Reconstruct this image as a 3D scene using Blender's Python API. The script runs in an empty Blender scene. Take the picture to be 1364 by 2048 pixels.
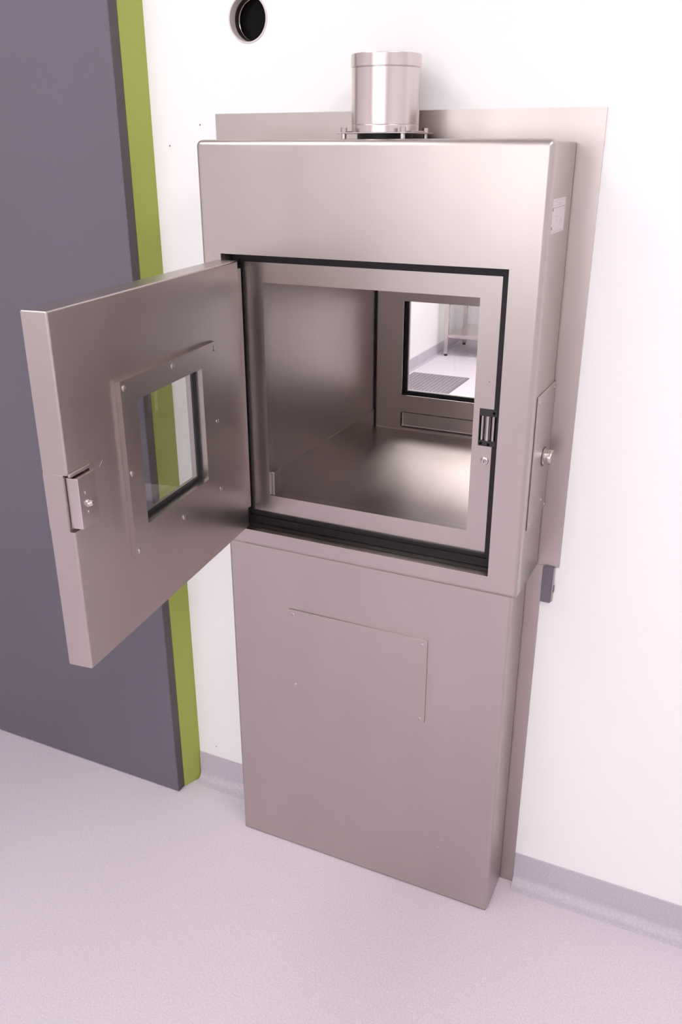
import bpy, bmesh, math, random
from mathutils import Vector, Matrix
random.seed(4)
S = bpy.context.scene
COL = S.collection
PI = math.pi

# ------------------------------------------------------------------ materials
def lin(c):
    return tuple((x/12.92 if x <= .04045 else ((x+.055)/1.055)**2.4) for x in c)
def rgb(r, g, b):
    return (*lin((r/255, g/255, b/255)), 1)
def mat(name, col, rough=.5, metal=0., spec=.5):
    m = bpy.data.materials.new(name); m.use_nodes = True
    b = m.node_tree.nodes['Principled BSDF']
    b.inputs['Base Color'].default_value = col
    b.inputs['Roughness'].default_value = rough
    b.inputs['Metallic'].default_value = metal
    b.inputs['Specular IOR Level'].default_value = spec
    return m
def noise_tint(m, scale, amount, stretch=(1, 1, 1), detail=3., rough_amount=0., bump=0., bscale=None):
    """small value variation of the base colour, of the gloss, and a fine bump"""
    nt = m.node_tree; N = nt.nodes; L = nt.links; b = N['Principled BSDF']
    tc = N.new('ShaderNodeTexCoord'); mp = N.new('ShaderNodeMapping'); mp.inputs['Scale'].default_value = stretch
    L.new(tc.outputs['Object'], mp.inputs['Vector'])
    n = N.new('ShaderNodeTexNoise'); n.inputs['Scale'].default_value = scale; n.inputs['Detail'].default_value = detail
    L.new(mp.outputs['Vector'], n.inputs['Vector'])
    base = b.inputs['Base Color'].default_value[:]
    mr = N.new('ShaderNodeMapRange'); mr.inputs['From Min'].default_value = .25; mr.inputs['From Max'].default_value = .75
    mr.inputs['To Min'].default_value = 1-amount; mr.inputs['To Max'].default_value = 1+amount
    L.new(n.outputs['Fac'], mr.inputs['Value'])
    mx = N.new('ShaderNodeVectorMath'); mx.operation = 'SCALE'; mx.inputs[0].default_value = base[:3]
    L.new(mr.outputs['Result'], mx.inputs['Scale']); L.new(mx.outputs['Vector'], b.inputs['Base Color'])
    if rough_amount:
        r0 = b.inputs['Roughness'].default_value
        m2 = N.new('ShaderNodeMapRange'); m2.inputs['From Min'].default_value = .3; m2.inputs['From Max'].default_value = .7
        m2.inputs['To Min'].default_value = r0-rough_amount; m2.inputs['To Max'].default_value = r0+rough_amount
        L.new(n.outputs['Fac'], m2.inputs['Value']); L.new(m2.outputs['Result'], b.inputs['Roughness'])
    if bump:
        n2 = N.new('ShaderNodeTexNoise'); n2.inputs['Scale'].default_value = bscale or scale; n2.inputs['Detail'].default_value = 2
        L.new(mp.outputs['Vector'], n2.inputs['Vector'])
        bp = N.new('ShaderNodeBump'); bp.inputs['Strength'].default_value = bump; bp.inputs['Distance'].default_value = .002
        L.new(n2.outputs['Fac'], bp.inputs['Height']); L.new(bp.outputs['Normal'], b.inputs['Normal'])
    return m

STEEL_COL = rgb(190, 181, 177)
steel = noise_tint(mat('brushed_steel', STEEL_COL, .33, 1.), 9, .035, (1, 1, .35), 4, .03)
steel_v = noise_tint(mat('brushed_steel_vertical', STEEL_COL, .36, 1.), 7, .05, (1, 1, .22), 4, .05)
steel_in = noise_tint(mat('chamber_steel', rgb(184, 173, 169), .38, 1.), 8, .04, (1, 1, .3), 2)
steel_floor = noise_tint(mat('chamber_floor_steel', rgb(178, 167, 163), .36, 1.), 14, .04, (1, .4, 1), 2)
steel_pol = noise_tint(mat('duct_steel', rgb(212, 202, 200), .24, 1.), 30, .08, (1, 1, .05), 3)
chrome = mat('chrome', rgb(205, 198, 196), .14, 1.)
zinc = mat('zinc_screw', rgb(200, 192, 190), .25, 1.)
satin = mat('satin_sleeve', rgb(216, 206, 204), .4, 0)
sleeve_d = mat('dark_sleeve', rgb(84, 70, 66), .4, .5)
rubber = mat('black_rubber', rgb(30, 26, 30), .5, 0, .35)
sealant = mat('grey_sealant', rgb(92, 86, 92), .6)
blackp = mat('black_plastic', rgb(44, 38, 42), .42)
black_glass = mat('black_glass', rgb(8, 6, 7), .04, 0, .12)
darkhole = mat('dark_hole', rgb(20, 17, 18), .8, 0, .1)
wallm = noise_tint(mat('white_wall_panel', rgb(246, 244, 244), .45, 0, .4), 2, .006)
ceilm = mat('white_ceiling', rgb(240, 238, 238), .7)
def vinyl(name, col, amt):
    m = mat(name, col, .42, 0, .35)
    return noise_tint(m, 260, amt, (1, 1, 1), 3)
floorm = vinyl('lilac_vinyl', rgb(216, 206, 215), .11)
floorb = vinyl('pale_vinyl', rgb(212, 205, 214), .03)
skirtm = vinyl('lilac_vinyl_skirting', rgb(196, 187, 197), .12)
doorm = noise_tint(mat('slate_laminate', rgb(103, 97, 109), .38, 0, .45), 3, .03, (1, 1, 1), 3, .04)
dooredge = noise_tint(mat('slate_edge', rgb(86, 77, 82), .45, 0, .4), 4, .03)
greenm = noise_tint(mat('lime_laminate', rgb(167, 178, 86), .42, 0, .4), 3, .02)
matm = noise_tint(mat('ribbed_mat', rgb(130, 118, 118), .8), 60, .06)
studm = noise_tint(mat('mat_stud', rgb(156, 152, 166), .6), 60, .06)
plastic = noise_tint(mat('slate_plastic', rgb(112, 104, 116), .4), 20, .03)
plastic_l = mat('mauve_plastic', rgb(168, 152, 156), .4)
labelm = mat('paper_label', rgb(208, 199, 201), .4, 0, .5)
inkm = mat('grey_ink', rgb(128, 118, 124), .6)
inkl = mat('pale_ink', rgb(188, 178, 182), .6)
dotm = mat('dark_mark', rgb(120, 98, 96), .8)
emitm = bpy.data.materials.new('lit_diffuser'); emitm.use_nodes = True
_b = emitm.node_tree.nodes['Principled BSDF']; _b.inputs['Base Color'].default_value = (.9, .9, .9, 1)
_b.inputs['Emission Color'].default_value = (1, .966, .971, 1); _b.inputs['Emission Strength'].default_value = 9.0
panem = emitm.copy(); panem.name = 'daylit_frosted_glass'; panem.node_tree.nodes['Principled BSDF'].inputs['Emission Color'].default_value = (.97, .965, 1, 1); panem.node_tree.nodes['Principled BSDF'].inputs['Emission Strength'].default_value = 2.3
glass = bpy.data.materials.new('clear_glass'); glass.use_nodes = True
def mk_glass(m):
    nt = m.node_tree; N = nt.nodes; L = nt.links; N.clear()
    o = N.new('ShaderNodeOutputMaterial'); mix = N.new('ShaderNodeMixShader'); t = N.new('ShaderNodeBsdfTransparent'); g = N.new('ShaderNodeBsdfGlossy')
    t.inputs['Color'].default_value = (.955, .96, .955, 1); g.inputs['Roughness'].default_value = .0; g.inputs['Color'].default_value = (.9, .9, .9, 1)
    f = N.new('ShaderNodeLayerWeight'); pw = N.new('ShaderNodeMath'); pw.operation = 'POWER'; pw.inputs[1].default_value = 5
    ma = N.new('ShaderNodeMath'); ma.operation = 'MULTIPLY_ADD'; ma.inputs[1].default_value = .96; ma.inputs[2].default_value = .04
    f.inputs['Blend'].default_value = .5
    L.new(f.outputs['Facing'], pw.inputs[0]); L.new(pw.outputs[0], ma.inputs[0]); L.new(ma.outputs[0], mix.inputs['Fac']); L.new(t.outputs[0], mix.inputs[1]); L.new(g.outputs[0], mix.inputs[2]); L.new(mix.outputs[0], o.inputs['Surface'])
mk_glass(glass)

# ------------------------------------------------------------------ mesh helpers
def B():
    return bmesh.new()
def box(bm, x0, x1, y0, y1, z0, z1, bevel=0., seg=2, edges=None):
    """a box; bevel rounds every edge, or those for which edges(e) is true"""
    g = bmesh.ops.create_cube(bm, size=1)
    vs = g['verts']
    for v in vs:
        v.co = Vector(((x0+x1)/2+v.co.x*(x1-x0), (y0+y1)/2+v.co.y*(y1-y0), (z0+z1)/2+v.co.z*(z1-z0)))
    if bevel:
        es = list({e for v in vs for e in v.link_edges})
        if edges: es = [e for e in es if edges(e)]
        bmesh.ops.bevel(bm, geom=es, offset=bevel, segments=seg, profile=.5, affect='EDGES', clamp_overlap=True)
    return bm
def ring(bm, o, i, y0, y1, bevel=0., seg=2):
    """rectangular ring in the xz plane: o, i = (x0, x1, z0, z1), from depth y0 to y1 (y0 the front)"""
    def cs(r): return [(r[0], r[2]), (r[1], r[2]), (r[1], r[3]), (r[0], r[3])]
    O, I = cs(o), cs(i); V = {}
    for k, (a, b) in enumerate(O):
        for y in (0, 1): V['o', k, y] = bm.verts.new((a, (y0, y1)[y], b))
    for k, (a, b) in enumerate(I):
        for y in (0, 1): V['i', k, y] = bm.verts.new((a, (y0, y1)[y], b))
    new = []
    for k in range(4):
        n = (k+1) % 4
        new.append(bm.faces.new((V['o', k, 0], V['o', n, 0], V['i', n, 0], V['i', k, 0])))
        new.append(bm.faces.new((V['i', k, 1], V['i', n, 1], V['o', n, 1], V['o', k, 1])))
        new.append(bm.faces.new((V['o', k, 1], V['o', n, 1], V['o', n, 0], V['o', k, 0])))
        new.append(bm.faces.new((V['i', k, 0], V['i', n, 0], V['i', n, 1], V['i', k, 1])))
    if bevel:
        es = [e for e in bm.edges if all(f in new for f in e.link_faces) and len(e.link_faces) == 2 and e.calc_face_angle(0) > .5]
        bmesh.ops.bevel(bm, geom=es, offset=bevel, segments=seg, profile=.5, affect='EDGES', clamp_overlap=True)
    return bm
def cyl(bm, c, axis, r, h, seg=32, r2=None, bevel=0., hollow=False):
    """cylinder from point c along the unit vector axis for a length h"""
    g = bmesh.ops.create_cone(bm, cap_ends=True, segments=seg, radius1=r, radius2=r if r2 is None else r2, depth=h)
    vs = g['verts']
    if bevel:
        es = [e for e in {e for v in vs for e in v.link_edges} if abs(e.verts[0].co.z-e.verts[1].co.z) < 1e-6 and e.verts[0].co.z > 0]
        r_ = bmesh.ops.bevel(bm, geom=es, offset=bevel, segments=3, profile=.5, affect='EDGES', clamp_overlap=True)
        vs = list({v for v in vs if v.is_valid} | set(r_['verts']))
    q = Vector((0, 0, 1)).rotation_difference(Vector(axis)).to_matrix().to_4x4()
    M = Matrix.Translation(Vector(c)+Vector(axis)*h/2) @ q
    bmesh.ops.transform(bm, matrix=M, verts=vs)
    return bm
def lathe(bm, prof, c, axis=(0, 0, 1), seg=48):
    """revolve (r, h) pairs about axis through c; r = 0 ends close"""
    q = Vector((0, 0, 1)).rotation_difference(Vector(axis)).to_matrix()
    rows = []
    for r, h in prof:
        if r < 1e-7: rows.append([bm.verts.new(Vector(c)+q @ Vector((0, 0, h)))])
        else: rows.append([bm.verts.new(Vector(c)+q @ Vector((r*math.cos(2*PI*k/seg), r*math.sin(2*PI*k/seg), h))) for k in range(seg)])
    for a, b in zip(rows, rows[1:]):
        for k in range(seg):
            n = (k+1) % seg
            if len(a) == 1 and len(b) == 1: continue
            if len(a) == 1: bm.faces.new((a[0], b[n], b[k]))
            elif len(b) == 1: bm.faces.new((a[k], a[n], b[0]))
            else: bm.faces.new((a[k], a[n], b[n], b[k]))
    return bm
def extrude_x(bm, prof, x0, x1):
    """extrude a closed (y, z) outline from x0 to x1"""
    a = [bm.verts.new((x0, y, z)) for y, z in prof]; b = [bm.verts.new((x1, y, z)) for y, z in prof]
    n = len(prof)
    for k in range(n): bm.faces.new((a[k], a[(k+1) % n], b[(k+1) % n], b[k]))
    bm.faces.new(a[::-1]); bm.faces.new(b)
    return bm
def prism_z(bm, pts, z0, z1):
    a = [bm.verts.new((x, y, z0)) for x, y in pts]; b = [bm.verts.new((x, y, z1)) for x, y in pts]
    n = len(pts)
    for k in range(n): bm.faces.new((a[k], a[(k+1) % n], b[(k+1) % n], b[k]))
    bm.faces.new(a[::-1]); bm.faces.new(b)
    return bm
def finish(bm, smooth):
    bmesh.ops.recalc_face_normals(bm, faces=bm.faces[:])
    for f in bm.faces: f.smooth = True
    a = math.radians(smooth)
    for e in bm.edges:
        e.smooth = not (len(e.link_faces) == 2 and e.calc_face_angle(0) > a)
def obj(name, bm, m, parent=None, off=None, cut=None, smooth=40):
    """links the bmesh as one object; vertex coordinates are the room's, off is what the parent already adds"""
    if cut is not None:
        bm = boolean(bm, cut)
    finish(bm, smooth)
    if off is not None: bmesh.ops.translate(bm, verts=bm.verts[:], vec=-Vector(off))
    me = bpy.data.meshes.new(name); bm.to_mesh(me); bm.free()
    me.materials.append(m)
    o = bpy.data.objects.new(name, me); COL.objects.link(o)
    if parent is not None: o.parent = parent
    wnm(o)
    return o
def wnm(o):
    md = o.modifiers.new('weighted_normal', 'WEIGHTED_NORMAL'); md.mode = 'FACE_AREA'; md.keep_sharp = True; md.weight = 80
def boolean(bm, cut):
    bmesh.ops.recalc_face_normals(bm, faces=bm.faces[:]); bmesh.ops.recalc_face_normals(cut, faces=cut.faces[:])
    ma = bpy.data.meshes.new('a'); bm.to_mesh(ma); bm.free(); mb = bpy.data.meshes.new('b'); cut.to_mesh(mb); cut.free()
    oa = bpy.data.objects.new('a', ma); ob = bpy.data.objects.new('b', mb); COL.objects.link(oa); COL.objects.link(ob)
    md = oa.modifiers.new('cut', 'BOOLEAN'); md.object = ob; md.operation = 'DIFFERENCE'; md.solver = 'EXACT'
    dg = bpy.context.evaluated_depsgraph_get(); dg.update()
    me = bpy.data.meshes.new_from_object(oa.evaluated_get(dg))
    r = bmesh.new(); r.from_mesh(me)
    for o in (oa, ob): bpy.data.objects.remove(o)
    for m in (ma, mb, me): bpy.data.meshes.remove(m)
    return r
def thing(name, label, cat, loc, group=None):
    o = bpy.data.objects.new(name, None); COL.objects.link(o); o.location = loc; o.empty_display_size = .1
    o['label'] = label; o['category'] = cat
    if group: o['group'] = group
    return o
def struct(name, bm, m, label, cat, cut=None):
    o = obj(name, bm, m, cut=cut); o['kind'] = 'structure'; o['label'] = label; o['category'] = cat
    return o
def screw(bm, c, axis, r=.0042, h=.0016):
    lathe(bm, [(r, 0), (r, h*.6), (r*.8, h), (r*.42, h), (r*.36, h*.25), (0, h*.25)], c, axis, 20)
    return bm

# ------------------------------------------------------------------ dimensions (metres; front wall face at y = 0)
WT = .50                                     # wall thickness
FX0, FX1, FZ0, FZ1 = -.4389, .3272, .8489, 1.6984       # wall flange
BX0, BX1, BZ0, BZ1, BD = -.3783, .2842, .8463, 1.6500, .1724
LX0, LX1, LD = -.3886, .2628, .1176
OX0, OX1, OZ0, OZ1 = -.3338, .2254, .8854, 1.4511       # opening in the front cover
IX0, IX1, IZ0, IZ1, IY = -.3118, .2049, .9102, 1.4335, .1255
AX0, AX1, AZ0, AZ1 = -.2717, .1653, .9512, 1.3947       # clear aperture
CX0, CX1, CZ0, CZ1, CY = -.3202, .2137, .9115, 1.43, .5518
PX, PZ, PR = -.3570, 1.8620, .0400                      # porthole
RX0, RX1, RY0, RH = -2.5, 2.6, -4.4, 2.75               # near room
QX0, QX1, QY1 = -1.82, 2.2, 6.35                        # far room

# ------------------------------------------------------------------ the setting
b = B(); box(b, RX0, RX1, 0, WT, 0, RH)
c = B(); box(c, -.350, .243, -.1, WT+.1, .865, 1.485); cyl(c, (PX, -.05, PZ), (0, 1, 0), PR+.0012, .110, 64)
struct('wall_front', b, wallm, 'white wall that the steel pass-through hatch is set into', 'wall', cut=c)
b = B(); box(b, RX0-.1, RX0, RY0, 0, 0, RH); struct('wall_left', b, wallm, 'plain white wall at the left end of the near room', 'wall')
b = B(); box(b, RX1, RX1+.1, RY0, 0, 0, RH); struct('wall_right', b, wallm, 'plain white wall at the right end of the near room', 'wall')
WX0, WX1, WZ0, WZ1 = -1.6, 1.4, .95, 2.45
b = B(); ring(b, (RX0-.1, RX1+.1, 0, RH), (WX0, WX1, WZ0, WZ1), RY0-.1, RY0); struct('wall_rear', b, wallm, 'plain white wall opposite the hatch', 'wall')
b = B(); box(b, RX0-.1, RX1+.1, RY0-.1, 0, -.1, 0); struct('floor', b, floorm, 'lilac speckled vinyl floor in front of the hatch', 'floor')
b = B(); box(b, RX0-.1, RX1+.1, RY0-.1, 0, RH, RH+.1); struct('ceiling', b, ceilm, 'white ceiling over the near room', 'ceiling')
b = B(); ring(b, (WX0, WX1, WZ0, WZ1), (WX0+.05, WX1-.05, WZ0+.05, WZ1-.05), RY0-.08, RY0-.02)
box(b, (WX0+WX1)/2-.12, (WX0+WX1)/2+.12, RY0-.08, RY0-.02, WZ0+.05, WZ1-.05)
wn = struct('window_1', b, ceilm, 'white framed frosted window in the rear wall', 'window')
b = B(); box(b, WX0+.05, WX1-.05, RY0-.056, RY0-.050, WZ0+.05, WZ1-.05); obj('frosted_pane', b, panem, wn)
# the room on the other side
b = B(); box(b, QX0-.1, QX0, WT, QY1, 0, 2.7); struct('wall_far_left', b, wallm, 'white side wall seen through the small rear window', 'wall')
b = B(); box(b, QX1, QX1+.1, WT, QY1, 0, 2.7); struct('wall_far_right', b, wallm, 'white wall at the right of the far room', 'wall')
b = B(); box(b, QX0-.1, QX1+.1, QY1, QY1+.1, 0, 2.7); struct('wall_far_back', b, wallm, 'white end wall behind the steel work table', 'wall')
b = B(); box(b, QX0-.1, QX1+.1, WT, QY1+.1, -.1, 0); struct('floor_far', b, floorb, 'pale vinyl floor of the far room seen through the rear window', 'floor')
b = B(); box(b, QX0-.1, QX1+.1, WT, QY1+.1, 2.7, 2.8); struct('ceiling_far', b, ceilm, 'white ceiling over the far room', 'ceiling')

def skirting_prof(h, t=.004, r=.024, n=8):
    p = [(0, h), (-t, h)]
    for k in range(n+1):
        a = k/n*PI/2
        p.append((-t-r*(1-math.cos(a)), .0022+r*(1-math.sin(a))))
    p.append((-t-r-.006, 0)); p.append((0, 0))
    return p
SK = skirting_prof(.088)
b = B(); extrude_x(b, SK, -.5965, LX0-.002); struct('baseboard_left', b, skirtm, 'short coved lilac skirting between the green strip and the steel cabinet', 'skirting')
b = B(); extrude_x(b, SK, .2952, RX1); struct('baseboard_right', b, skirtm, 'long coved lilac skirting right of the steel cabinet', 'skirting')
b = B(); box(b, QX0, QX0+.006, WT, QY1, 0, .088); box(b, QX0, QX0+.03, WT, QY1, 0, .004)
struct('baseboard_far_left', b, skirtm, 'lilac skirting along the far room side wall', 'skirting')
b = B(); box(b, QX0, QX1, QY1-.006, QY1, 0, .088); struct('baseboard_far_back', b, skirtm, 'lilac skirting along the far room end wall', 'skirting')

# sliding door leaf and its green jamb
d1 = bpy.data.objects.new('door_1', None); COL.objects.link(d1); d1.location = (-1.2, -.07, 0); d1['kind'] = 'structure'
d1['label'] = 'slate grey door leaf standing left of the green strip'; d1['category'] = 'door'
o_ = d1.location
DXR = -.6185
b = B(); box(b, -1.95, DXR-.0012, -.0825, -.0560, .003, 2.25, .0012, 1); obj('door_leaf', b, doorm, d1, o_)
b = B(); box(b, DXR-.0012, DXR, -.0815, -.0560, .003, 2.25); obj('edge_band', b, dooredge, d1, o_)
b = B(); prism_z(b, [(DXR-.05, -.0548), (DXR+.0005, -.0548), (-.5975, -.0002), (DXR-.05, -.0002)], 0, 2.25)
struct('trim_1', b, greenm, 'lime green jamb strip between the slate door and the white wall', 'door jamb')

# ------------------------------------------------------------------ pass-through hatch
R0 = (-.047, -.09, BZ0)
H = thing('pass_through_hatch', 'large stainless steel pass-through hatch with its door swung open, set in the white wall', 'hatch', R0)
def part(name, bm, m, parent=None, cut=None, smooth=40):
    return obj(name, bm, m, parent or H, R0, cut, smooth)
YB = -.1530
# housing behind the cover, hollow where the opening and the chamber pass
b = B(); box(b, BX0+.0016, BX1-.0016, YB, -.0060, BZ0+.0005, BZ1-.0052, .003, 2)
c = B(); box(c, OX0-.012, OX1+.012, YB-.1, -.0765, OZ0-.010, OZ1+.012); b = boolean(b, c)
c = B(); box(c, CX0-.006, CX1+.006, -.09, .1, CZ0-.008, CZ1+.008)
part('housing', b, steel_v, cut=c)
b = B(); ring(b, (BX0+.0045, BX1-.0045, BZ0+.003, BZ1-.0085), (-.346, .239, .869, 1.481), -.0062, -.0028); part('gap_shade_strip', b, rubber)  # black strip stands in for the shade in the gap behind the housing
# front cover with folded rim
b = B(); box(b, BX0, BX1, -BD, YB+.0004, BZ0, BZ1, .0115, 5, lambda e: min(e.verts[0].co.y, e.verts[1].co.y) < -.17 or abs(e.verts[0].co.y-e.verts[1].co.y) > .005)
c = B(); box(c, OX0, OX1, -.3, .0, OZ0, OZ1)
fc = part('front_cover', b, steel, cut=c)
# weld seams on the cover (hairlines)
b = B(); box(b, OX1+.0015, BX1-.012, -BD-.0002, -BD+.0005, OZ1+.0004, OZ1+.0010); part('weld_seam', b, steel_v, fc)
b = B(); box(b, -.3125, -.3118, -BD-.0002, -BD+.0005, BZ0+.006, OZ0-.008); part('weld_seam', b, steel_v, fc)
# sill and reveal lining the opening
b = B(); ring(b, (OX0-.0015, OX1+.0015, OZ0-.0015, OZ1+.0015), (OX0, OX1, OZ0, OZ1), YB-.002, -.1300); part('opening_reveal', b, steel)
# black seal between opening and inner frame, with a bead
def seal_cut(): return box(B(), .17, .2116, -.2, -.09, 1.1264, 1.1971)
b = B(); ring(b, (OX0-.0014, OX1+.0014, OZ0-.0014, OZ1+.0014), (IX0, IX1, IZ0, IZ1), -.1310, -.1050, .0012, 2)
ds = part('door_seal', b, rubber, cut=seal_cut())
b = B(); ring(b, (OX0+.002, OX1-.002, OZ0+.001, OZ1-.002), (IX0-.0060, IX1+.0060, IZ0-.0075, IZ1+.0045), -.1352, -.1300, .0016, 2)
part('seal_bead', b, rubber, ds, cut=seal_cut())
# inner frame
b = B(); ring(b, (IX0, IX1, IZ0, IZ1), (AX0, AX1, AZ0, AZ1), -IY, -.104, .0010, 2)
c = B(); box(c, .1768, .3, -.2, -.1135, 1.1262, 1.1973)
fr = part('inner_frame', b, steel, cut=c)
b = B(); box(b, AX0-.001, AX0+.0095, -.1225, -.090, AZ0+.0005, 1.0030, .0008, 1); part('corner_guide', b, steel, fr)
b = B(); box(b, .1906, .1922, -IY-.0003, -IY+.002, 1.2470, 1.2480); part('slot_mark', b, darkhole, fr)
# lock cylinder in the frame
b = B(); lathe(b, [(.0078, 0), (.0078, .0012), (.0066, .0022), (.0040, .0024), (.0036, .0030), (0, .0030)], (.1917, -IY, 1.0975), (0, -1, 0), 32)
lk = part('lock_cylinder', b, zinc)
b = B(); box(b, .1909, .1919, -IY-.0034, -IY-.0026, 1.0945, 1.1000); part('key_slot', b, darkhole, lk)
# electric strike: black body with three polished rollers
b = B(); box(b, .1770, .2115, -IY-.0012, -.1136, 1.1264, 1.1971, .0035, 3, lambda e: abs(e.verts[0].co.y-e.verts[1].co.y) > .004 and e.verts[0].co.x < .19)
c = B(); box(c, .1785, .2300, -.14, -.1195, 1.1368, 1.1838)
sk = part('strike_plate', b, blackp, cut=c)
for x, r in ((.1822, .0034), (.1928, .0056), (.2038, .0042)):
    b = B(); cyl(b, (x, -.1215, 1.1369), (0, 0, 1), r, .0468, 24); part('roller', b, chrome, sk)
for x, z in ((.2046, 1.1905), (.1822, 1.1311), (.1968, 1.1300)):
    b = B(); screw(b, (x, -IY-.0012, z), (0, -1, 0), .0028, .0010); part('screw', b, darkhole, sk)
# hinge post beside the door heel
b = B(); box(b, -.3235, -.3130, -.1560, -.1353, IZ0+.012, IZ1-.012, .002, 2); part('hinge_post', b, steel_v)
for z in (.945, 1.395):
    b = B(); cyl(b, (-.318, -.1585, z-.03), (0, 0, 1), .0052, .06, 20); part('hinge_pin', b, steel_v)
# chamber
b = B(); box(b, CX0-.003, CX0, -.104, CY, CZ0-.003, CZ1); ch = part('chamber_left_wall', b, steel_in)
b = B(); box(b, CX1, CX1+.003, -.104, CY, CZ0-.003, CZ1); part('chamber_right_wall', b, steel_in)
b = B(); box(b, CX0, CX1, -.104, CY, CZ1, CZ1+.003); part('chamber_ceiling', b, steel_in)
b = B()
ys = -.104; tz = .0485
box(b, CX0, CX1, ys, CY-.002, CZ0-.003, CZ0)
box(b, CX0, CX0+.0018, ys, CY-.004, CZ0-.001, CZ0+tz)
box(b, CX1-.0018, CX1, ys, CY-.004, CZ0-.001, CZ0+tz)
box(b, AX0-.03, AX1+.03, ys, ys+.012, CZ0-.001, AZ0-.004, .003, 2)
part('chamber_floor_tray', b, steel_floor)
# wall flange plate
b = B(); ring(b, (FX0, FX1, FZ0, FZ1), (-.348, .241, .867, 1.483), -.0030, -.0002); part('wall_flange', b, steel_v)

# rear door of the chamber
RA = (-.2390, .1330, 1.0107, 1.2635)
b = B(); box(b, CX0+.004, CX1-.004, CY, CY+.050, CZ0-.0015, CZ1)
c = B(); box(c, RA[0], RA[1], CY-.1, CY+.2, RA[2], RA[3])
g = B(); box(g, -.2424, .1364, CY-.02, CY+.008, .9180, .9630, .006, 4)
b = boolean(b, g)
b = boolean(b, c)
c = B(); box(c, RA[0]-.03, RA[1]+.03, CY+.030, CY+.2, RA[2]-.03, RA[3]+.03)
rd = part('rear_door', b, steel_in, cut=c)
b = B(); ring(b, (-.2650, .1590, .9690, 1.3060), RA, CY-.0050, CY+.008, .0036, 1); part('rear_window_frame', b, steel_in, rd)
b = B(); ring(b, RA, (RA[0]+.0085, RA[1]-.0085, RA[2]+.0085, RA[3]-.0025), CY+.0130, CY+.021, .0008, 1); part('rear_window_gasket', b, rubber, rd)
b = B(); ring(b, RA, (RA[0]+.0080, RA[1]-.0080, RA[2]+.0078, RA[3]-.0023), CY+.0215, CY+.030); part('spacer_bar', b, steel_v, rd)
b = B(); box(b, RA[0]+.006, RA[1]-.006, CY+.0165, CY+.0195, RA[2]+.006, RA[3]-.0015); part('rear_window_pane', b, glass, rd)
b = B(); lathe(b, [(.0022, 0), (.0018, .0012), (0, .0018)], (-.2595, CY, .9655), (0, -1, 0), 16); part('rivet', b, zinc, rd)
b = B(); box(b, CX0, CX0+.0045, CY-.004, CY+.045, CZ0, CZ1-.001); part('rear_door_seal', b, rubber)

# control plate, button and label on the right flank
XS = BX1-.0016
b = B(); box(b, XS, XS+.0028, -.1385, -.0050, .9770, 1.2320, .0008, 1); cp = part('control_plate', b, steel_v)
b = B(); lathe(b, [(.0165, 0), (.0165, .002), (.0150, .003), (.0132, .0035), (.0132, .0085), (.0142, .0092), (.0142, .0150), (.0130, .0168), (.0085, .0160), (0, .0152)], (XS+.0028, -.0560, 1.0985), (1, 0, 0), 40)
part('push_button', b, chrome, cp)
b = B(); lathe(b, [(.0190, 0), (.0190, .0012), (.0168, .0016), (.0166, 0)], (XS+.0028, -.0560, 1.0985), (1, 0, 0), 40); part('button_collar', b, sealant, cp)
for y, z in ((-.0445, 1.0065), (-.0110, .9850), (-.128, 1.222), (-.128, .987), (-.012, 1.222)):
    b = B(); screw(b, (XS+.0028, y, z), (1, 0, 0), .0034, .0012); part('screw', b, zinc, cp)
b = B(); box(b, XS, XS+.0004, -.1515, -.0540, 1.5060, 1.5600); lb = part('rating_label', b, labelm)
def ink(y0, y1, z0, z1, m=inkm):
    b = B(); box(b, XS+.0004, XS+.0006, -.1515+y0, -.1515+y1, 1.5600-z1, 1.5600-z0); return part('print', b, m, lb)
for a in ((.004, .093, .0026, .0032), (.004, .093, .0508, .0513)): ink(*a, inkl)
ink(.006, .093, .0136, .0142); ink(.005, .010, .0140, .0185); ink(.005, .010, .0430, .0475)
for a in ((.022, .040, .0050, .0060), (.045, .070, .0075, .0085), (.025, .060, .0100, .0108), (.030, .042, .0180, .0188), (.034, .043, .0230, .0237),
          (.036, .043, .0270, .0285), (.035, .042, .0335, .0342), (.032, .045, .0360, .0367), (.064, .076, .0330, .0338), (.062, .082, .0362, .0370),
          (.018, .032, .0420, .0427), (.036, .046, .0468, .0475)): ink(*a, inkl)

# ---- the open door: local x runs from the hinge outwards, local y = 0 is its inner face
A = -1.4595; L = .5814; DT = .0423; DZ0, DZ1 = .8930, 1.4400
hx, hy = -.2977, -.1715
d_ = Vector((math.cos(A), math.sin(A), 0)); n_ = Vector((-math.sin(A), math.cos(A), 0))
DW = (.1850, .4028, 1.0655, 1.2750)
NZ0, NZ1 = 1.1235, 1.2110
b = B(); box(b, 0, L+.004, -DT, 0, DZ0, DZ1, .0026, 3)
c = B(); box(c, DW[0], DW[1], -.2, .2, DW[2], DW[3]); b = boolean(b, c)
c = B(); box(c, DW[0]-.03, DW[1]+.03, -.2, -.0215, DW[2]-.03, DW[3]+.03); b = boolean(b, c)
c = B(); box(c, .5330, L+.1, -.0075, .1, NZ0, NZ1, .0006, 1)
b = boolean(b, c); finish(b, 40)
me = bpy.data.meshes.new('door'); b.to_mesh(me); b.free(); me.materials.append(steel)
door = bpy.data.objects.new('door', me); COL.objects.link(door); wnm(door); door.parent = H
door.location = Vector((hx, hy, 0))-Vector((0, 0, 0))-Vector((R0[0], R0[1], R0[2])); door.rotation_euler = (0, 0, A)
door['label'] = 'open door leaf with a small framed window'
def dp(name, bm, m): return obj(name, bm, m, door)
FW = (.1285, .4462, 1.0205, 1.3130)
b = B(); ring(b, FW, DW, .0088, .0001, .0020, 3); dp('window_frame', b, steel)
ucs = (.1370, .2870, .4370); zcs = (1.0300, 1.1640, 1.3015)
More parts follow.
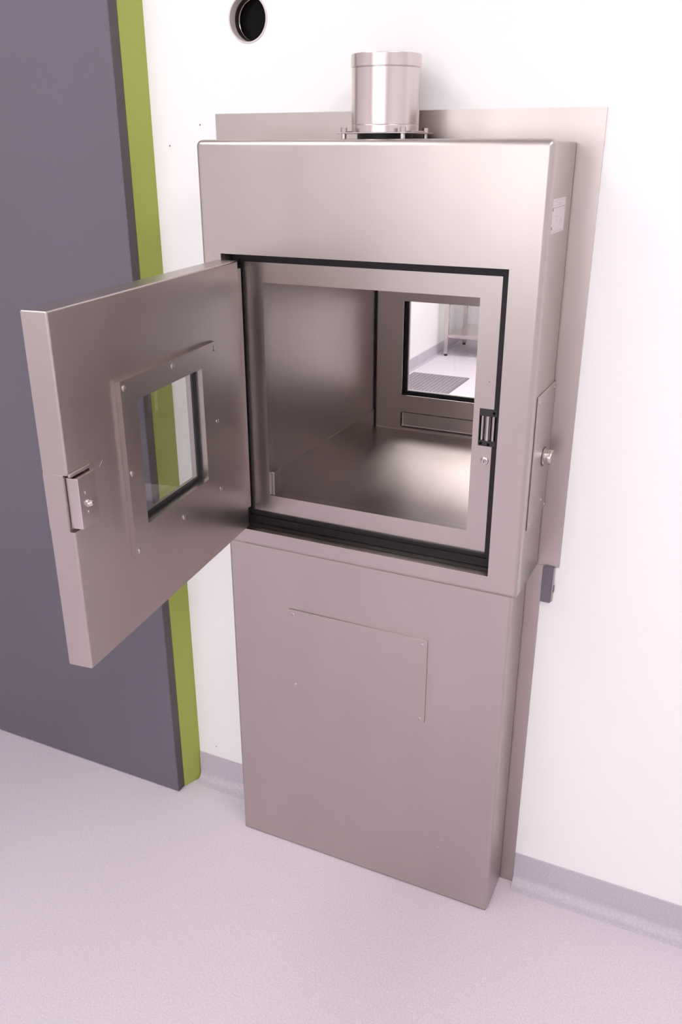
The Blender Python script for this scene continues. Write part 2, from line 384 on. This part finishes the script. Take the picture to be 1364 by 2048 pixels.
for i, u in enumerate(ucs):
    for j, z in enumerate(zcs):
        if i == 1 and j == 1: continue
        b = B(); screw(b, (u, .0087, z), (0, 1, 0), .0050, .0018); dp('screw', b, zinc)
b = B(); ring(b, (DW[0], DW[1], DW[2], DW[3]), (DW[0]+.007, DW[1]-.002, DW[2]+.006, DW[3]-.002), -.0045, -.0120, .0008, 1); dp('window_gasket', b, rubber)
b = B(); ring(b, (DW[0], DW[1], DW[2], DW[3]), (DW[0]+.0045, DW[1]-.0015, DW[2]+.0045, DW[3]-.0015), -.0125, -.0205); dp('spacer_bar', b, steel_v)
b = B(); box(b, DW[0]+.004, DW[1]-.001, -.0095, -.0065, DW[2]+.004, DW[3]-.001); dp('inner_pane', b, glass)
b = B(); box(b, DW[0]+.004, DW[1]-.001, -.0205, -.0180, DW[2]+.004, DW[3]-.001); dp('outer_pane', b, glass)
b = B(); box(b, .5375, .5815, -.0070, .0128, 1.1285, 1.2065, .0012, 2); dp('lock_block', b, steel_pol)
b = B(); lathe(b, [(.0064, 0), (.0064, .0012), (.0056, .0016), (.0052, .0040), (.0034, .0064), (0, .0072)], (.5615, .0128, 1.1630), (0, 1, 0), 24); dp('lock_stud', b, chrome)
for u, z in ((.5662, 1.1810), (.5632, 1.1500)):
    b = B(); screw(b, (u, .0127, z), (0, 1, 0), .0026, .0008); dp('lock_screw', b, zinc)
b = B(); box(b, .5360, L+.0042, .0002, .0050, 1.2088, 1.2140, .0005, 1); dp('lip_strip', b, steel)
b = B(); box(b, L+.0030, L+.0046, -DT+.001, -.0085, NZ0+.0005, NZ1-.0005, .0003, 1); dp('edge_plate', b, steel)
for u0, z0, u1, z1 in ((.5330, 1.2118, .4975, 1.2124), (.4975, 1.2124, .4915, 1.2060), (.4990, 1.2065, .5075, 1.1985), (.533, 1.2065, .527, 1.2035)):
    b = B(); dv = Vector((u1-u0, 0, z1-z0)); ln = dv.length
    box(b, 0, ln, 0, .0002, -.00028, .00028)
    bmesh.ops.transform(b, matrix=Matrix.Translation((u0, 0, z0)) @ Matrix.Rotation(-math.atan2(dv.z, dv.x), 4, 'Y'), verts=b.verts[:])
    dp('scratch', b, zinc)

# ------------------------------------------------------------------ exhaust duct on top of the hatch
DXc, DYc, ZT = -.0355, -.0870, BZ1-.0052
D = thing('exhaust_duct', 'short round stainless steel duct stub bolted on top of the hatch', 'duct', (DXc, DYc, ZT))
def du(name, bm, m, parent=None): return obj(name, bm, m, parent or D, (DXc, DYc, ZT))
PLZ = 1.6585
hp = .0650
b = B(); box(b, DXc-hp, DXc+hp, DYc-hp, DYc+hp, PLZ, PLZ+.0022, .0007, 1); du('mounting_plate', b, steel_pol)
rr = .0588
b = B(); lathe(b, [(rr-.0015, .0), (rr, .0), (rr, .0110), (rr-.0007, .0120), (rr, .0130), (rr, .1000), (rr-.0008, .1008), (rr-.0008, .1014), (rr+.0012, .1020), (rr+.0012, .1205), (rr+.0006, .1215), (rr-.001, .1215), (rr-.0015, .1205), (rr-.0015, 0)], (DXc, DYc, PLZ+.0022), (0, 0, 1), 96)
du('pipe', b, steel_pol)
b = B(); lathe(b, [(.047, -.0135), (.049, -.0135), (.049, .0), (.047, 0), (.047, -.0135)], (DXc, DYc, PLZ), (0, 0, 1), 64); du('spigot', b, rubber)
for sx in (-1, 1):
    for sy in (-1, 1):
        bx, by = DXc+sx*.0545, DYc+sy*.0545
        b = B(); cyl(b, (bx, by, PLZ+.0022), (0, 0, 1), .0058, .0075, 6); cyl(b, (bx, by, ZT), (0, 0, 1), .0042, PLZ-ZT, 16); du('bolt', b, zinc)
b = B(); box(b, DXc-hp+.002, DXc-hp+.0062, DYc-.03, DYc+.030, PLZ+.0022, PLZ+.0046, .0006, 1); du('clamp_strip', b, steel_pol)
b = B(); box(b, DXc+hp-.0062, DXc+hp-.002, DYc-.03, DYc+.030, PLZ+.0022, PLZ+.0046, .0006, 1); du('clamp_strip', b, steel_pol)

# ------------------------------------------------------------------ lower service cabinet
C0 = (-.063, -.06, 0)
C = thing('service_cabinet', 'plain stainless steel cabinet under the hatch, standing on the lilac floor', 'cabinet', C0)
def cb(name, bm, m, parent=None): return obj(name, bm, m, parent or C, C0)
b = B(); box(b, LX0, LX1, -LD, -.0058, .0035, BZ0-.0002, .0090, 4, lambda e: e.verts[0].co.y < -.1 and e.verts[1].co.y < -.1 and abs(e.verts[0].co.z-e.verts[1].co.z) > .1)
body = cb('body', b, steel)
b = B(); box(b, LX0+.003, LX1-.003, -LD+.0025, -.0040, 0, .0037); cb('floor_sealant', b, sealant)
b = B(); box(b, LX0+.004, LX1-.0035, -.0060, -.0002, 0, BZ0-.002); cb('gap_shade_strip', b, rubber)  # black strip put in to colour the shaded gap behind the cabinet
b = B(); box(b, LX1-.003, .2944, -.0030, -.0002, .0, BZ0+.002); cb('side_flange', b, steel_v)
PLX0, PLX1, PLZ0, PLZ1 = -.2370, .0938, .4752, .6815
b = B(); box(b, PLX0, PLX1, -LD-.0030, -LD+.0005, PLZ0, PLZ1, .0008, 2); ap = cb('access_plate', b, steel)
for x, z in ((PLX0+.0115, PLZ1-.0125), (PLX1-.0115, PLZ1-.0120), (PLX1-.0110, PLZ0+.0085), (PLX0+.0135, PLZ0+.0095)):
    b = B(); screw(b, (x, -LD-.0029, z), (0, -1, 0), .0042, .0014); cb('screw', b, zinc, ap)
b = B(); lathe(b, [(.0124, 0), (.0122, .0003), (.0119, .0003), (.0117, 0)], (.1434, -LD+.0001, .1547), (0, -1, 0), 48); cb('plug_ring', b, zinc)

# ------------------------------------------------------------------ small slate block below the flange
K0 = (.308, -.005, .769)
K = thing('cable_cover', 'small slate plastic cover on the wall just below the flange corner', 'cover', K0)
b = B(); box(b, .2960, .3165, -.0100, 0,   .7690, .8489, .0008, 2); obj('cover_body', b, plastic, K, K0)
b = B(); box(b, .3166, .3196, -.0088, -.0002, .7720, .8480, .0005, 1); obj('side_strip', b, plastic_l, K, K0)
b = B(); box(b, .3185, .3215, -.0075, -.0010, .7930, .8080, .0006, 1); obj('clip', b, plastic, K, K0)

# ------------------------------------------------------------------ porthole in the wall above
T0 = (PX, 0, PZ)
P = thing('porthole', 'round black porthole with a pale metal sleeve high in the white wall', 'porthole', T0)
b = B(); lathe(b, [(PR+.0022, -.0010), (PR+.0018, .0012), (PR-.0006, .0014), (PR-.0012, .0004), (PR-.0012, -.0170), (PR, -.0170), (PR, -.0010), (PR+.0022, -.0010)], (PX, -.0004, PZ), (0, -1, 0), 72)
obj('pale_sleeve', b, satin, P, T0)
b = B(); lathe(b, [(PR, -.0170), (PR-.0020, -.0170), (PR-.0020, -.0300), (PR, -.0300), (PR, -.0170)], (PX, 0, PZ), (0, -1, 0), 72); obj('inner_sleeve', b, sleeve_d, P, T0)
b = B(); lathe(b, [(PR-.0020, -.0296), (PR-.0030, -.0288), (PR-.0038, -.0296)], (PX, 0, PZ), (0, -1, 0), 72); obj('retaining_ring', b, zinc, P, T0)
b = B(); cyl(b, (PX, .0300, PZ), (0, 1, 0), PR-.0006, .006, 64); obj('dark_pane', b, black_glass, P, T0)

# marks on the wall: small screw holes
for x, z, lab in ((-.4785, 1.6788, 'tiny dark hole in the wall just left of the flange top corner'),
                  (-.5557, 1.6396, 'tiny dark hole in the wall beside the green strip'),
                  (-.5421, .1207, 'tiny dark hole in the wall just above the short skirting')):
    b = B(); lathe(b, [(.0016, -.0001), (.0016, .0002), (0, .0002)], (x, 0, z), (0, -1, 0), 16)
    o = obj('wall_hole', b, dotm, None); o['label'] = lab; o['category'] = 'hole'; o['group'] = 'small holes in the white wall'

# ------------------------------------------------------------------ far room: work table and ribbed mat
T1 = (-1.03, 5.62, 0)
T = thing('work_table', 'stainless steel work table with an undershelf seen through the rear window', 'table', T1)
tx0, tx1, ty0, ty1 = -1.7500, -.30, 5.3780, 5.9100
def tb(name, bm, m, parent=None): return obj(name, bm, m, parent or T, T1)
for x in (tx0, tx1-.032):
    for y in (ty0, ty1-.032):
        b = B(); box(b, x, x+.032, y, y+.032, .018, .868, .002, 1); lg = tb('leg', b, steel_pol)
        b = B(); cyl(b, (x+.016, y+.016, 0), (0, 0, 1), .014, .020, 20); tb('foot', b, blackp, lg)
b = B(); box(b, tx0+.032, tx1-.032, ty0+.002, ty1-.002, .1540, .1830, .002, 1); tb('undershelf', b, steel_pol)
b = B(); box(b, tx0-.03, tx1+.03, ty0-.03, ty1+.03, .868, .905, .002, 1); tb('tabletop', b, steel_pol)
MX0, MX1, MY0, MY1 = -1.76, -1.3080, 3.60, 4.7050
M_ = thing('floor_mat', 'grey ribbed rubber mat on the far room floor near the window', 'mat', ((MX0+MX1)/2, (MY0+MY1)/2, 0))
mo = M_.location
b = B(); box(b, MX0, MX1, MY0, MY1, 0, .008, .002, 1); obj('base_sheet', b, matm, M_, mo)
b = B(); nx = 14; sx = (MX1-MX0-.03)/nx
for i in range(nx):
    for j in range(36):
        x = MX0+.015+sx*(i+.5); y = MY0+.03+(MY1-MY0-.05)*(j+.5)/36
        w = sx*.27; h = .0085
        box(b, x-w, x+w, y-h, y+h, .0078, .0108)
obj('studs', b, studm, M_, mo)

# ------------------------------------------------------------------ lamps: recessed ceiling panels in both rooms
def panel(x, y, z, w, d, power, label):
    t = thing('ceiling_light', label, 'ceiling light', (x, y, z), 'recessed ceiling light panels')
    b = B(); ring(b, (-w/2-.02, w/2+.02, -d/2-.02, d/2+.02), (-w/2, w/2, -d/2, d/2), 0, .02)
    bmesh.ops.transform(b, matrix=Matrix.Rotation(PI/2, 4, 'X'), verts=b.verts[:])
    bmesh.ops.translate(b, verts=b.verts[:], vec=(0, 0, -.0205)); 
    if max(v.co.z for v in b.verts) > 0: bmesh.ops.translate(b, verts=b.verts[:], vec=(0, 0, -max(v.co.z for v in b.verts)-.0005))
    obj('frame', b, ceilm, t)
    b = B(); box(b, -w/2, w/2, -d/2, d/2, -.012, -.004)
    power *= .86; m = emitm.copy(); m.node_tree.nodes['Principled BSDF'].inputs['Emission Strength'].default_value = power
    obj('diffuser', b, m, t)
    return t
panel(-.9, -1.25, RH, .62, 1.22, 7.6, 'lit ceiling panel nearest the slate door')
panel(1.2, -1.25, RH, .62, 1.22, 8.6, 'lit ceiling panel to the right of the hatch')
panel(-.9, -3.20, RH, .62, 1.22, 6.5, 'lit ceiling panel at the back of the near room, left')
panel(1.2, -3.20, RH, .62, 1.22, 6.5, 'lit ceiling panel at the back of the near room, right')
panel(-.4, 2.2, 2.7, .62, 1.22, 30, 'lit ceiling panel just beyond the hatch in the far room')
panel(-.4, 4.6, 2.7, .62, 1.22, 30, 'lit ceiling panel over the far room work table')

w = bpy.data.worlds.new('world'); S.world = w; w.use_nodes = True
w.node_tree.nodes['Background'].inputs['Color'].default_value = (1, .95, .97, 1); w.node_tree.nodes['Background'].inputs['Strength'].default_value = .05

# ------------------------------------------------------------------ camera
cam = bpy.data.cameras.new('camera'); co = bpy.data.objects.new('camera', cam); COL.objects.link(co)
yaw, pitch, roll, F = .4420, -.3955, -.0015, 1754.97
f = Vector((-math.sin(yaw)*math.cos(pitch), math.cos(yaw)*math.cos(pitch), math.sin(pitch)))
r = Vector((math.cos(yaw), math.sin(yaw), 0)); u = r.cross(f)
r2 = r*math.cos(roll)+u*math.sin(roll); u2 = -r*math.sin(roll)+u*math.cos(roll)
M = Matrix((r2, u2, -f)).transposed().to_4x4(); M.translation = (.6107, -1.6359, 1.6396)
co.matrix_world = M
cam.sensor_fit = 'VERTICAL'; cam.sensor_height = 36; cam.sensor_width = 24; cam.lens = F*36/2048; cam.clip_start = .02
S.camera = co
S.view_settings.view_transform = 'Standard'; S.view_settings.look = 'None'; S.view_settings.gamma = 1; S.view_settings.exposure = .09
S.cycles.blur_glossy = 1.0; S.cycles.sample_clamp_indirect = 4; S.cycles.use_denoising = True; S.cycles.max_bounces = 12; S.cycles.transparent_max_bounces = 12
